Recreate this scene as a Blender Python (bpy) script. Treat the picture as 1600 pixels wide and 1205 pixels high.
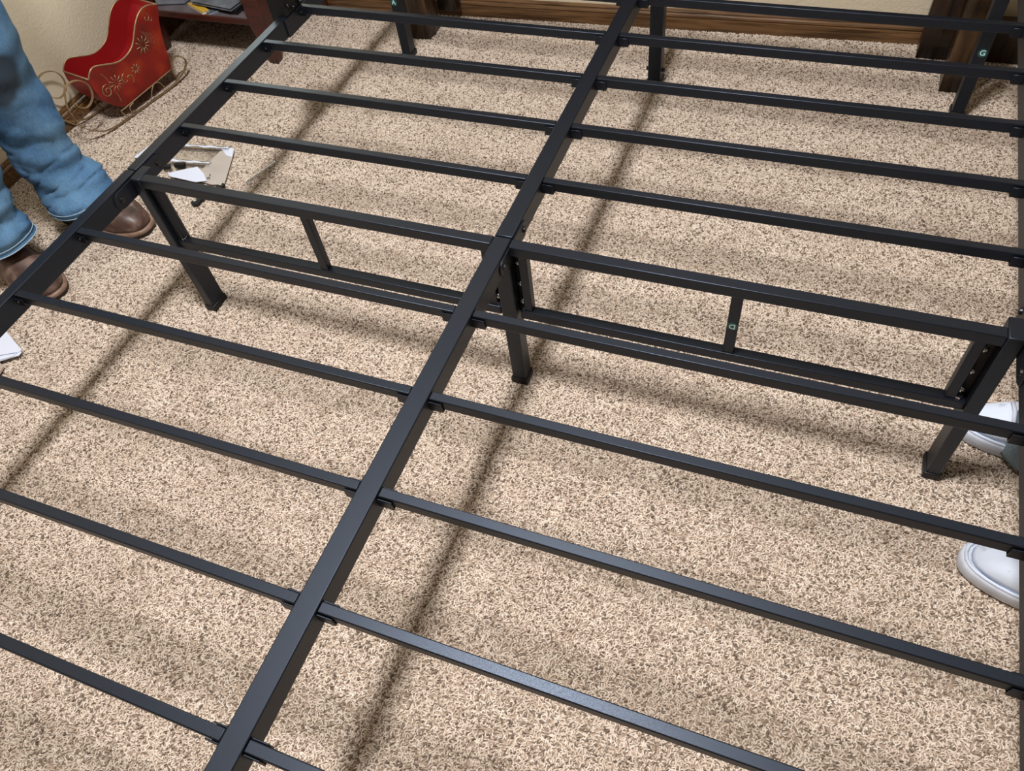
import bpy, bmesh, math, random
from mathutils import Vector, Matrix, Euler, noise
random.seed(7)
S = bpy.context.scene
for o in list(bpy.data.objects): bpy.data.objects.remove(o)
COL = S.collection

# ------------------------------------------------------------------ camera
cd = bpy.data.cameras.new('camera'); cam = bpy.data.objects.new('camera', cd); COL.objects.link(cam)
R = Matrix(((0.93097652, -0.22044248, 0.29101175), (0.34961842, 0.76785258, -0.5368141), (-0.1051175, 0.60150439, 0.79192347)))
M4 = R.to_4x4(); M4.translation = Vector((0.41406942, -0.82243533, 1.15873245)); cam.matrix_world = M4
cd.sensor_fit = 'HORIZONTAL'; cd.sensor_width = 36.0; cd.lens = 1208.265 * 36.0 / 1600.0
cd.clip_start = 0.02; cd.clip_end = 50
S.camera = cam
# ------------------------------------------------------------------ world, light, exposure
w = bpy.data.worlds.new('world'); S.world = w; w.use_nodes = True
w.node_tree.nodes['Background'].inputs[0].default_value = (0.80, 0.88, 1.0, 1); w.node_tree.nodes['Background'].inputs[1].default_value = 0.25
LX, LY, LZ = -0.05, -0.25, 2.36
ld = bpy.data.lights.new('ceiling_lamp_light', 'AREA'); ld.shape = 'RECTANGLE'; ld.size = 0.23; ld.size_y = 0.42
ld.energy = 72; ld.color = (1.0, 0.985, 0.985)
lo = bpy.data.objects.new('ceiling_lamp_light', ld); COL.objects.link(lo); lo.location = (LX, LY, LZ)
S.view_settings.view_transform = 'Standard'; S.view_settings.look = 'None'
S.view_settings.gamma = 1.0; S.view_settings.exposure = 0.0; S.view_settings.use_curve_mapping = False
TH = math.atan(0.045)                                   # the room is turned a little against the bed
ROOM = Matrix.Rotation(TH, 4, 'Z')
def rm(u, v, z=0.0): return ROOM @ Vector((u, v, z))

# ------------------------------------------------------------------ materials
MATS = {}
def newmat(name):
    m = bpy.data.materials.new(name); m.use_nodes = True; MATS[name] = m
    nt = m.node_tree; return m, nt, nt.nodes['Principled BSDF']
def lk(nt, a, b): nt.links.new(a, b)
def bump(nt, b, height, strength, dist):
    n = nt.nodes.new('ShaderNodeBump'); n.inputs['Strength'].default_value = strength; n.inputs['Distance'].default_value = dist
    lk(nt, height, n.inputs['Height']); lk(nt, n.outputs[0], b.inputs['Normal'])
def tex(nt, kind, scale, vec='Object', **kw):
    tc = nt.nodes.new('ShaderNodeTexCoord'); t = nt.nodes.new(kind)
    mp = nt.nodes.new('ShaderNodeMapping'); lk(nt, tc.outputs[vec], mp.inputs[0]); lk(nt, mp.outputs[0], t.inputs['Vector'])
    t.inputs['Scale'].default_value = scale
    for k, v in kw.items():
        if k == 'stretch': mp.inputs['Scale'].default_value = v
        else: t.inputs[k].default_value = v
    return t
def ramp(nt, src, stops):
    r = nt.nodes.new('ShaderNodeValToRGB'); e = r.color_ramp.elements
    while len(e) < len(stops): e.new(0.5)
    for i, (p, c) in enumerate(stops): e[i].position = p; e[i].color = (*c, 1)
    lk(nt, src, r.inputs[0]); return r
def plain(name, col, rough=0.5, metal=0.0, noise_amt=0.0, nscale=60, bstr=0.0, bscale=800, bdist=0.0005, spec=0.5):
    m, nt, b = newmat(name)
    b.inputs['Base Color'].default_value = (*col, 1); b.inputs['Roughness'].default_value = rough; b.inputs['Metallic'].default_value = metal
    b.inputs['Specular IOR Level'].default_value = spec
    if noise_amt:
        t = tex(nt, 'ShaderNodeTexNoise', nscale, Detail=6.0)
        r = ramp(nt, t.outputs[0], [(0.3, tuple(c * (1 - noise_amt) for c in col)), (0.7, tuple(min(1, c * (1 + noise_amt)) for c in col))])
        lk(nt, r.outputs[0], b.inputs['Base Color'])
    if bstr:
        t = tex(nt, 'ShaderNodeTexNoise', bscale, Detail=2.0); bump(nt, b, t.outputs[0], bstr, bdist)
    return m
def wood(name, dark, light, scale=6, stretch=(1, 12, 12), rough=0.35):
    m, nt, b = newmat(name)
    t = tex(nt, 'ShaderNodeTexNoise', scale, stretch=stretch, Detail=8.0, Distortion=0.6)
    r = ramp(nt, t.outputs[0], [(0.32, dark), (0.68, light)])
    lk(nt, r.outputs[0], b.inputs['Base Color']); b.inputs['Roughness'].default_value = rough
    bump(nt, b, t.outputs[0], 0.25, 0.002)
    return m
# black powder-coated steel
m, nt, b = newmat('powder_coat')
b.inputs['Base Color'].default_value = (0.004, 0.005, 0.008, 1); b.inputs['Roughness'].default_value = 0.40
b.inputs['Specular IOR Level'].default_value = 0.55; b.inputs['Specular Tint'].default_value = (0.66, 0.78, 1.0, 1)  # blue of the reflected light is put into the specular tint
t = tex(nt, 'ShaderNodeTexNoise', 1400, Detail=2.0)
rr = ramp(nt, t.outputs[0], [(0.35, (0.38,) * 3), (0.65, (0.50,) * 3)]); lk(nt, rr.outputs[0], b.inputs['Roughness'])
bump(nt, b, t.outputs[0], 0.15, 0.0002)
STEEL = m
STEEL_DK = plain('black_plastic', (0.006, 0.006, 0.007), 0.5, spec=0.35)
ZINC = plain('bright_bolt', (0.65, 0.66, 0.68), 0.25, 1.0)
BLUED = plain('black_bolt', (0.05, 0.05, 0.055), 0.3, 0.9)
# carpet
m, nt, b = newmat('carpet_yarn')
at = nt.nodes.new('ShaderNodeAttribute'); at.attribute_name = 'tone'; at.attribute_type = 'GEOMETRY'
r = ramp(nt, at.outputs['Fac'], [(0.0, (0.17, 0.125, 0.095)), (0.12, (0.31, 0.24, 0.185)), (0.24, (0.585, 0.48, 0.39)), (0.62, (0.73, 0.62, 0.52)), (1.0, (0.84, 0.75, 0.655))])
r.color_ramp.interpolation = 'LINEAR'
ge = nt.nodes.new('ShaderNodeNewGeometry'); n2 = nt.nodes.new('ShaderNodeTexNoise'); n2.inputs['Scale'].default_value = 9.0; n2.inputs['Detail'].default_value = 3
lk(nt, ge.outputs['Position'], n2.inputs['Vector'])
r2 = ramp(nt, n2.outputs[0], [(0.35, (0.90, 0.885, 0.87)), (0.65, (1.0, 1.0, 1.0))])
mx = nt.nodes.new('ShaderNodeMix'); mx.data_type = 'RGBA'; mx.blend_type = 'MULTIPLY'; mx.inputs[0].default_value = 1.0
lk(nt, r.outputs[0], mx.inputs[6]); lk(nt, r2.outputs[0], mx.inputs[7]); lk(nt, mx.outputs[2], b.inputs['Base Color'])
b.inputs['Roughness'].default_value = 0.9; b.inputs['Specular IOR Level'].default_value = 0.15
YARN = m
BACKING = plain('carpet_backing', (0.36, 0.27, 0.20), 0.95, noise_amt=0.35, nscale=180, bstr=0.5, bscale=300, bdist=0.003)
# walls
m, nt, b = newmat('wall_paint')
b.inputs['Base Color'].default_value = (0.68, 0.595, 0.45, 1); b.inputs['Roughness'].default_value = 0.55
t = tex(nt, 'ShaderNodeTexNoise', 150, Detail=2.0); bump(nt, b, t.outputs[0], 0.4, 0.003)
WALL = m
CEIL = plain('ceiling_paint', (0.80, 0.775, 0.72), 0.8, bstr=0.3, bscale=120, bdist=0.004)
BASEWOOD = wood('baseboard_wood', (0.055, 0.026, 0.010), (0.20, 0.105, 0.044), 5, (0.7, 26, 26), 0.30)
DESKWOOD = wood('mahogany', (0.035, 0.008, 0.006), (0.085, 0.020, 0.014), 6, (1, 9, 9), 0.35)
HEADWOOD = wood('rustic_wood', (0.007, 0.004, 0.003), (0.080, 0.042, 0.018), 7, (9, 9, 1.2), 0.32)
HEADDARK = wood('blackened_wood', (0.004, 0.0025, 0.002), (0.035, 0.018, 0.010), 7, (9, 9, 1.2), 0.30)
SHELFTOP = plain('worn_shelf_top', (0.13, 0.11, 0.12), 0.4, noise_amt=0.3, nscale=20)
RED = None
m, nt, b = newmat('sleigh_red')
t = tex(nt, 'ShaderNodeTexNoise', 16, Detail=5.0)
r = ramp(nt, t.outputs[0], [(0.32, (0.14, 0.012, 0.006)), (0.50, (0.25, 0.010, 0.007)), (0.66, (0.34, 0.035, 0.008))])
lk(nt, r.outputs[0], b.inputs['Base Color']); b.inputs['Roughness'].default_value = 0.35; b.inputs['Metallic'].default_value = 0.25
RED = m
REDIN = plain('sleigh_red_inside', (0.26, 0.003, 0.005), 0.5)
GOLD = plain('brushed_gold', (0.36, 0.25, 0.14), 0.42, 0.6, noise_amt=0.2, nscale=80)
# denim
def denim(name, base, light):
    m, nt, b = newmat(name)
    t = tex(nt, 'ShaderNodeTexNoise', 9, Detail=6.0)
    f = tex(nt, 'ShaderNodeTexNoise', 420, Detail=2.0, stretch=(1, 1, 0.25))
    r = ramp(nt, t.outputs[0], [(0.35, base), (0.68, light)])
    rf = ramp(nt, f.outputs[0], [(0.3, (0.72,) * 3), (0.7, (1.0,) * 3)])
    mx = nt.nodes.new('ShaderNodeMix'); mx.data_type = 'RGBA'; mx.blend_type = 'MULTIPLY'; mx.inputs[0].default_value = 1.0
    lk(nt, r.outputs[0], mx.inputs[6]); lk(nt, rf.outputs[0], mx.inputs[7]); lk(nt, mx.outputs[2], b.inputs['Base Color'])
    b.inputs['Roughness'].default_value = 0.85; b.inputs['Specular IOR Level'].default_value = 0.2
    bump(nt, b, f.outputs[0], 0.3, 0.001)
    return m
DENIM = denim('blue_denim', (0.065, 0.16, 0.31), (0.15, 0.30, 0.48))
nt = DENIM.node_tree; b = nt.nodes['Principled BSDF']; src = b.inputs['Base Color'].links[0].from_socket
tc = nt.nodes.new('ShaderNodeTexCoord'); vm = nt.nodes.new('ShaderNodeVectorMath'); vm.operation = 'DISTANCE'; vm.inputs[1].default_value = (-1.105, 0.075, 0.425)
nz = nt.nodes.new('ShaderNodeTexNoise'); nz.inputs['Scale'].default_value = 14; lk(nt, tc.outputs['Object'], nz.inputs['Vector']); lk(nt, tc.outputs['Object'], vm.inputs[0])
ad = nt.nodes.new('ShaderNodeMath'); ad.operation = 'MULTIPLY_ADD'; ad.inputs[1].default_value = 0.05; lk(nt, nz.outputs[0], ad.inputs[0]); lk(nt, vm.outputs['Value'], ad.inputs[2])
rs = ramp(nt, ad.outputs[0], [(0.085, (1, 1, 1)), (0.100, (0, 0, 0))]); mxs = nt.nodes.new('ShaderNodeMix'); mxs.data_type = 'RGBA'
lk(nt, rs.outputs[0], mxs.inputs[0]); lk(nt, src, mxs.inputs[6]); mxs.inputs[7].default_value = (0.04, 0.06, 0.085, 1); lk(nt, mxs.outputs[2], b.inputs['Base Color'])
STITCH = plain('pale_denim_edge', (0.36, 0.50, 0.62), 0.8)
STAIN = plain('dark_denim_patch', (0.055, 0.085, 0.12), 0.85, noise_amt=0.3)
GREYCLOTH = denim('grey_blue_cloth', (0.19, 0.25, 0.29), (0.26, 0.33, 0.37))
SHIRT = plain('grey_shirt', (0.25, 0.27, 0.30), 0.85)
SHIRT2 = plain('navy_shirt', (0.05, 0.07, 0.12), 0.85)
SKIN = plain('skin', (0.55, 0.33, 0.24), 0.5)
HAIR = plain('brown_hair', (0.05, 0.03, 0.018), 0.6)
m, nt, b = newmat('boot_leather')
t = tex(nt, 'ShaderNodeTexNoise', 26, Detail=6.0)
r = ramp(nt, t.outputs[0], [(0.34, (0.028, 0.014, 0.011)), (0.52, (0.075, 0.040, 0.031)), (0.68, (0.20, 0.13, 0.105))])
lk(nt, r.outputs[0], b.inputs['Base Color']); b.inputs['Roughness'].default_value = 0.42; bump(nt, b, t.outputs[0], 0.3, 0.003)
BOOT = m
WELT = plain('boot_welt', (0.22, 0.135, 0.095), 0.5, noise_amt=0.3, nscale=60)
SOLE = plain('boot_sole', (0.02, 0.015, 0.012), 0.6)
m, nt, b = newmat('white_canvas')
t = tex(nt, 'ShaderNodeTexNoise', 38, Detail=5.0)
r = ramp(nt, t.outputs[0], [(0.28, (0.38, 0.42, 0.50)), (0.42, (0.64, 0.71, 0.84))]); lk(nt, r.outputs[0], b.inputs['Base Color'])
b.inputs['Roughness'].default_value = 0.75
CANVAS = m
RUBBER = plain('white_rubber', (0.62, 0.67, 0.77), 0.4, noise_amt=0.14, nscale=30)
PAPER = plain('white_paper', (0.68, 0.73, 0.86), 0.7)
GREYLINE = plain('grey_print', (0.22, 0.26, 0.40), 0.7)
KRAFT = plain('tan_card', (0.42, 0.34, 0.28), 0.8)
CARD = plain('card_back', (0.46, 0.41, 0.37), 0.6, noise_amt=0.1, nscale=14)
YELLOW = plain('yellow_cover', (0.62, 0.38, 0.04), 0.5)
SLATE = plain('slate_cover', (0.10, 0.12, 0.15), 0.35)
SILVER = plain('silver_cover', (0.32, 0.35, 0.40), 0.28, 0.5, noise_amt=0.35, nscale=25)
BLACKP = plain('black_vinyl', (0.010, 0.010, 0.012), 0.35)
TEAL = plain('sticker_teal', (0.010, 0.075, 0.07), 0.5)
LETTER = plain('sticker_letter', (0.50, 0.80, 0.80), 0.5)
m, nt, b = newmat('clear_plastic')
tr = nt.nodes.new('ShaderNodeBsdfTransparent'); gl = nt.nodes.new('ShaderNodeBsdfGlossy'); gl.inputs['Roughness'].default_value = 0.15
ms = nt.nodes.new('ShaderNodeMixShader'); fr = nt.nodes.new('ShaderNodeLayerWeight'); fr.inputs[0].default_value = 0.25
lk(nt, fr.outputs['Facing'], ms.inputs[0]); lk(nt, tr.outputs[0], ms.inputs[1]); lk(nt, gl.outputs[0], ms.inputs[2]); lk(nt, ms.outputs[0], nt.nodes['Material Output'].inputs[0])
CLEAR = m
LAMPW = plain('lamp_white', (0.8, 0.8, 0.8), 0.5)
m, nt, b = newmat('added_lamp_glow'); b.inputs['Emission Color'].default_value = (0.88, 1.0, 0.97, 1); b.inputs['Emission Strength'].default_value = 5.0  # glow of the added corner lamp, there for the rail's sheen
GLOW = m

# ------------------------------------------------------------------ mesh helpers
def tag(o, label=None, cat=None, group=None, kind=None):
    if label: o['label'] = label
    if cat: o['category'] = cat
    if group: o['group'] = group
    if kind: o['kind'] = kind
    return o
def empty(name, loc, rz=0.0):
    o = bpy.data.objects.new(name, None); COL.objects.link(o); o.location = loc; o.rotation_euler = (0, 0, rz); o.empty_display_size = 0.05
    return o
def obj(name, bm, mat, parent=None, smooth=False, bevel=0.0, bseg=2):
    """link the bmesh (world coordinates, or the parent's own when local) as ONE mesh object"""
    me = bpy.data.meshes.new(name)
    bmesh.ops.recalc_face_normals(bm, faces=bm.faces[:])
    bm.to_mesh(me); bm.free()
    for mm in (mat if isinstance(mat, (list, tuple)) else [mat]): me.materials.append(mm)
    if smooth:
        for p in me.polygons: p.use_smooth = True
    o = bpy.data.objects.new(name, me); COL.objects.link(o)
    if parent: o.parent = parent
    if bevel:
        mo = o.modifiers.new('bevel', 'BEVEL'); mo.width = bevel; mo.segments = bseg; mo.limit_method = 'ANGLE'; mo.angle_limit = math.radians(40)
        for p in me.polygons: p.use_smooth = True
        me.set_sharp_from_angle(angle=math.radians(50)) if hasattr(me, 'set_sharp_from_angle') else None
    return o
def BM(): return bmesh.new()
def box(bm, x0, x1, y0, y1, z0, z1, mat=None, mi=0):
    vs = [bm.verts.new(Vector(p)) for p in ((x0,y0,z0),(x1,y0,z0),(x1,y1,z0),(x0,y1,z0),(x0,y0,z1),(x1,y0,z1),(x1,y1,z1),(x0,y1,z1))]
    if mat is not None:
        for v in vs: v.co = mat @ v.co
    for f in ((0,3,2,1),(4,5,6,7),(0,1,5,4),(1,2,6,5),(2,3,7,6),(3,0,4,7)):
        fc = bm.faces.new([vs[i] for i in f]); fc.material_index = mi
    return vs
def cyl(bm, p0, p1, r0, r1=None, n=14, mi=0, cap=True):
    r1 = r0 if r1 is None else r1
    p0, p1 = Vector(p0), Vector(p1); d = (p1 - p0).normalized()
    a = d.orthogonal().normalized(); bb = d.cross(a)
    A = [bm.verts.new(p0 + (a * math.cos(t) + bb * math.sin(t)) * r0) for t in [2 * math.pi * i / n for i in range(n)]]
    B = [bm.verts.new(p1 + (a * math.cos(t) + bb * math.sin(t)) * r1) for t in [2 * math.pi * i / n for i in range(n)]]
    for i in range(n): bm.faces.new((A[i], A[(i+1) % n], B[(i+1) % n], B[i])).material_index = mi
    if cap: bm.faces.new(A[::-1]).material_index = mi; bm.faces.new(B).material_index = mi
def tube(bm, pts, r, n=8, closed=False, flat=None):
    """tube (or flat band when flat=(w, t, widthdir)) along pts"""
    pts = [Vector(p) for p in pts]; rings = []
    N = len(pts)
    for i, p in enumerate(pts):
        d = (pts[min(i+1, N-1)] - pts[max(i-1, 0)]).normalized()
        if flat:
            wd, th, wv = flat; wv = Vector(wv).normalized(); nn = d.cross(wv).normalized()
            ring = [p + wv * sx * wd / 2 + nn * sy * th / 2 for sx, sy in ((-1,-1),(1,-1),(1,1),(-1,1))]
        else:
            a = d.cross(Vector((0.31, 0.17, 0.93))).normalized(); bb = d.cross(a)
            rr = r[i] if isinstance(r, (list, tuple)) else r
            ring = [p + (a * math.cos(t) + bb * math.sin(t)) * rr for t in [2 * math.pi * k / n for k in range(n)]]
        rings.append([bm.verts.new(q) for q in ring])
    k = len(rings[0])
    for A, B in zip(rings, rings[1:]):
        for i in range(k): bm.faces.new((A[i], A[(i+1) % k], B[(i+1) % k], B[i]))
    bm.faces.new(rings[0][::-1]); bm.faces.new(rings[-1])
def smooth_path(pts, sub=6):
    pts = [Vector(p) for p in pts]; out = []
    for i in range(len(pts) - 1):
        p0 = pts[max(i-1, 0)]; p1 = pts[i]; p2 = pts[i+1]; p3 = pts[min(i+2, len(pts)-1)]
        for k in range(sub):
            t = k / sub
            out.append(0.5 * ((2*p1) + (p2-p0)*t + (2*p0-5*p1+4*p2-p3)*t*t + (3*p1-p0-3*p2+p3)*t*t*t))
    out.append(pts[-1]); return out
def loft(bm, rings, cap0=True, cap1=True, mi=0):
    V = [[bm.verts.new(Vector(p)) for p in r] for r in rings]; n = len(V[0])
    for A, B in zip(V, V[1:]):
        for i in range(n): bm.faces.new((A[i], A[(i+1) % n], B[(i+1) % n], B[i])).material_index = mi
    if cap0: bm.faces.new(V[0][::-1]).material_index = mi
    if cap1: bm.faces.new(V[-1]).material_index = mi
    return V
def ell_(cx, cy, z, r, n=28): return [(cx + r * math.cos(2*math.pi*i/n), cy + r * math.sin(2*math.pi*i/n), z) for i in range(n)]
def slab(bm, pts, z0, z1):
    """upright prism over a floor polygon"""
    A = [bm.verts.new((p[0], p[1], z0)) for p in pts]; B = [bm.verts.new((p[0], p[1], z1)) for p in pts]
    n = len(pts)
    for i in range(n): bm.faces.new((A[i], A[(i+1) % n], B[(i+1) % n], B[i]))
    bm.faces.new(A[::-1]); bm.faces.new(B)
def struct(name, bm, mat, parent=None, **kw):
    o = obj(name, bm, mat, parent, **kw)
    if not parent: o['kind'] = 'structure'
    return o

# ------------------------------------------------------------------ the room
U0, U1, V0, V1, ZF, ZC = -1.524, 2.90, -3.80, 1.274, -0.0045, 2.44
bm = BM(); box(bm, U0 - 0.1, U1 + 0.1, V0 - 0.1, V1 + 0.1, ZF - 0.05, ZF, ROOM); floor = struct('floor', bm, BACKING)
bm = BM(); box(bm, U0 - 0.1, U1 + 0.1, V0 - 0.1, V1 + 0.1, ZC, ZC + 0.05, ROOM); struct('ceiling', bm, CEIL)
bm = BM(); box(bm, U0 - 0.1, U0, V0 - 0.1, V1 + 0.1, ZF, ZC, ROOM); struct('wall_left', bm, WALL)
bm = BM(); box(bm, U1, U1 + 0.1, V0 - 0.1, V1 + 0.1, ZF, ZC, ROOM); struct('wall_right', bm, WALL)
bm = BM(); box(bm, U0, U1, V1, V1 + 0.1, ZF, ZC, ROOM); struct('wall_back', bm, WALL)
bm = BM(); box(bm, U0, U1, V0 - 0.1, V0, ZF, ZC, ROOM); struct('wall_front', bm, WALL)
def baseboard(name, a, b_, nrm):
    """moulded board: profile (out from wall, height) swept from a to b_ in room coordinates"""
    prof = [(0, 0), (0.013, 0), (0.013, 0.033), (0.0095, 0.0345), (0.0095, 0.037), (0.0120, 0.0385), (0.0110, 0.043), (0.0070, 0.046), (0.0070, 0.048), (0.0085, 0.050), (0.005, 0.056), (0, 0.056)]
    bm = BM(); rings = []
    for p in (a, b_): rings.append([rm(p[0] + nrm[0] * q[0], p[1] + nrm[1] * q[0], q[1] + ZF) for q in prof])
    loft(bm, rings); o = struct(name, bm, BASEWOOD, smooth=False); return o
baseboard('baseboard_back', (U0, V1), (U1, V1), (0, -1))
baseboard('baseboard_left', (U0, V0), (U0, V1 - 0.013), (1, 0))
baseboard('baseboard_right', (U1, V0), (U1, V1 - 0.013), (-1, 0))
baseboard('baseboard_front', (U0 + 0.013, V0), (U1 - 0.013, V0), (0, 1))

# carpet pile: tufts of real yarn, made by geometry nodes, laid in 20 cm tiles
def carpet():
    T = 0.20
    nu, nv = int((U1 - U0) / T) + 1, int((V1 - V0) / T) + 1
    me = bpy.data.meshes.new('carpet_pile')
    pts = [(U0 + 0.5 * T + i * T, V1 - 0.5 * T - j * T, ZF) for i in range(nu) for j in range(nv)]
    pts = [p for p in pts if p[0] < U1 - 0.5 * T + 0.03 and p[1] > V0 + 0.5 * T - 0.03]
    me.from_pydata(pts, [], []); me.materials.append(YARN)
    o = bpy.data.objects.new('carpet_pile', me); COL.objects.link(o); o.rotation_euler.z = TH
    tag(o, 'speckled beige carpet pile covering the whole floor', 'carpet', None, 'stuff')
    ng = bpy.data.node_groups.new('pile', 'GeometryNodeTree')
    ng.interface.new_socket('Geometry', in_out='INPUT', socket_type='NodeSocketGeometry'); ng.interface.new_socket('Geometry', in_out='OUTPUT', socket_type='NodeSocketGeometry')
    N, L = ng.nodes, ng.links
    gi = N.new('NodeGroupInput'); go = N.new('NodeGroupOutput')
    def rv(typ, mn, mxv, seed):
        n = N.new('FunctionNodeRandomValue'); n.data_type = typ
        idx = {'FLOAT': (2, 3), 'FLOAT_VECTOR': (0, 1), 'INT': (4, 5)}[typ]
        n.inputs[idx[0]].default_value = mn; n.inputs[idx[1]].default_value = mxv; n.inputs['Seed'].default_value = seed
        return n.outputs[{'FLOAT': 1, 'FLOAT_VECTOR': 0, 'INT': 2}[typ]]
    # one tuft: a short curved yarn
    def tuft(bend, seed):
        q = N.new('GeometryNodeCurvePrimitiveBezierSegment'); q.mode = 'POSITION'
        q.inputs['Resolution'].default_value = 3
        q.inputs['Start'].default_value = (-0.0021, -0.0005, -0.0012); q.inputs['Start Handle'].default_value = (-0.0017, bend, 0.0026)
        q.inputs['End Handle'].default_value = (0.0013, -bend, 0.0034); q.inputs['End'].default_value = (0.0026, 0.0004, 0.0004)
        c = N.new('GeometryNodeCurvePrimitiveCircle'); c.inputs['Resolution'].default_value = 4; c.inputs['Radius'].default_value = 0.00125
        cm = N.new('GeometryNodeCurveToMesh'); L.new(q.outputs[0], cm.inputs['Curve']); L.new(c.outputs[0], cm.inputs['Profile Curve'])
        sm = N.new('GeometryNodeSetShadeSmooth'); L.new(cm.outputs[0], sm.inputs[0])
        return sm.outputs[0]
    gt = N.new('GeometryNodeGeometryToInstance')
    for bnd in (-0.0012, 0.0002, 0.0013): L.new(tuft(bnd, 0), gt.inputs[0])
    tiles = N.new('GeometryNodeGeometryToInstance')
    for s in range(3):
        g = N.new('GeometryNodeMeshGrid'); g.inputs['Size X'].default_value = T; g.inputs['Size Y'].default_value = T
        g.inputs['Vertices X'].default_value = 2; g.inputs['Vertices Y'].default_value = 2
        d = N.new('GeometryNodeDistributePointsOnFaces'); d.distribute_method = 'POISSON'
        d.inputs['Distance Min'].default_value = 0.0021; d.inputs['Density Max'].default_value = 200000; d.inputs['Seed'].default_value = 3 + s
        L.new(g.outputs[0], d.inputs[0])
        ip = N.new('GeometryNodeInstanceOnPoints'); L.new(d.outputs[0], ip.inputs['Points']); L.new(gt.outputs[0], ip.inputs['Instance'])
        ip.inputs['Pick Instance'].default_value = True
        L.new(rv('INT', 0, 2, 11 + s), ip.inputs['Instance Index'])
        L.new(rv('FLOAT_VECTOR', (-0.5, -0.5, 0.0), (0.5, 0.5, 6.283), 21 + s), ip.inputs['Rotation'])
        L.new(rv('FLOAT_VECTOR', (0.75, 0.8, 0.7), (1.25, 1.2, 1.35), 31 + s), ip.inputs['Scale'])
        sa = N.new('GeometryNodeStoreNamedAttribute'); sa.data_type = 'FLOAT'; sa.domain = 'INSTANCE'; sa.inputs['Name'].default_value = 'tone'
        L.new(ip.outputs[0], sa.inputs['Geometry']); L.new(rv('FLOAT', 0.0, 1.0, 41 + s), sa.inputs['Value'])
        rz = N.new('GeometryNodeRealizeInstances'); L.new(sa.outputs[0], rz.inputs[0])
        mt = N.new('GeometryNodeSetMaterial'); mt.inputs['Material'].default_value = YARN; L.new(rz.outputs[0], mt.inputs[0])
        L.new(mt.outputs[0], tiles.inputs[0])
    ip = N.new('GeometryNodeInstanceOnPoints'); L.new(gi.outputs[0], ip.inputs['Points']); L.new(tiles.outputs[0], ip.inputs['Instance'])
    ip.inputs['Pick Instance'].default_value = True; L.new(rv('INT', 0, 2, 5), ip.inputs['Instance Index'])
    mul = N.new('ShaderNodeVectorMath'); mul.operation = 'MULTIPLY'; mul.inputs[1].default_value = (0, 0, math.pi / 2)
    cx = N.new('ShaderNodeCombineXYZ'); L.new(rv('INT', 0, 3, 6), cx.inputs['Z']); L.new(cx.outputs[0], mul.inputs[0]); L.new(mul.outputs[0], ip.inputs['Rotation'])
    L.new(ip.outputs[0], go.inputs[0])
    mod = o.modifiers.new('pile', 'NODES'); mod.node_group = ng
carpet()

# ceiling lamp (above the frame)
cl = empty('ceiling_lamp', (LX, LY, ZC)); tag(cl, 'long slim white ceiling lamp above the bed frame', 'lamp')
bm = BM(); box(bm, -0.09, 0.09, -0.34, 0.34, -0.045, 0.0); obj('lamp_housing', bm, LAMPW, cl, bevel=0.006)

# ------------------------------------------------------------------ the bed frame
H = 0.346; WI, WO = 0.729, 0.750; CW = 0.0142; RD = 0.039; END = 1.015
bed = empty('bed_frame', (0, 0, 0)); tag(bed, 'black metal slatted platform bed frame standing on beige carpet', 'bed')
BV = 0.0016
for sx in (-1, 1):
    for y0, y1 in ((-END, -0.0012), (0.0012, END)):
        bm = BM(); box(bm, min(sx*WI, sx*WO), max(sx*WI, sx*WO), y0, y1, H - RD, H); obj('side_rail', bm, STEEL, bed, bevel=BV)
for y0, y1 in ((-END, -0.0035), (-0.0015, END)):
    bm = BM(); box(bm, -CW, CW, y0, y1, H - 0.036, H); obj('centre_rail', bm, STEEL, bed, bevel=BV)
for y0, y1 in ((-END - 0.001, -END + 0.019), (END - 0.019, END + 0.001)):
    for sx in (-1, 1):
        bm = BM(); box(bm, min(sx*CW, sx*WI), max(sx*CW, sx*WI), y0, y1, H - 0.022, H - 0.001); obj('end_rail', bm, STEEL, bed, bevel=BV)
PITCH = 0.1533; SW = 0.0135; SD = 0.0175; ZS = H - 0.0012
slat_me = {}
for k in range(-6, 7):
    if k == 0: continue
    yf = k * PITCH - 0.0015 + (0.001 if k > 0 else -0.001)
    for sx in (-1, 1):
        x0, x1 = sorted((sx * (CW + 0.0006), sx * (WI - 0.0004)))
        if sx not in slat_me:
            bm = BM(); box(bm, x0, x1, -SW, 0, ZS - SD, ZS); o = obj('slat', bm, STEEL, bed, bevel=0.0014); slat_me[sx] = o
        else:
            o = slat_me[sx].copy(); COL.objects.link(o); o.parent = bed
        o.location = (0, yf, 0)
        # U clip that holds the slat at the centre rail, and on the right at the side rail
        def clip(xa, xb):
            xa, xb = sorted((xa, xb)); bm = BM()
            for ya, yb in ((-SW - 0.0028, -SW - 0.0008), (0.0008, 0.0028)): box(bm, xa, xb, ya, yb, ZS - SD - 0.004, ZS - 0.0045)
            box(bm, xa, xb, -SW - 0.0028, 0.0028, ZS - SD - 0.0045, ZS - SD - 0.0025)
            c = obj('slat_clip', bm, STEEL, bed, bevel=0.0005, bseg=1); c.location = (0, yf, 0)
        clip(sx * CW, sx * (CW + 0.020))
        if sx > 0: clip(WI, WI - 0.018)
        else:
            bm = BM(); box(bm, -WI, -WI + 0.016, -SW - 0.003, -SW - 0.001, ZS - SD - 0.003, ZS - 0.007)
            c = obj('slat_clip', bm, STEEL, bed); c.location = (0, yf, 0)
            bm = BM(); cyl(bm, (-WI + 0.006, -SW - 0.003, ZS - 0.012), (-WI + 0.006, -SW - 0.006, ZS - 0.012), 0.0028, 0.0018); c = obj('bolt', bm, BLUED, bed, smooth=True); c.location = (0, yf, 0)
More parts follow.
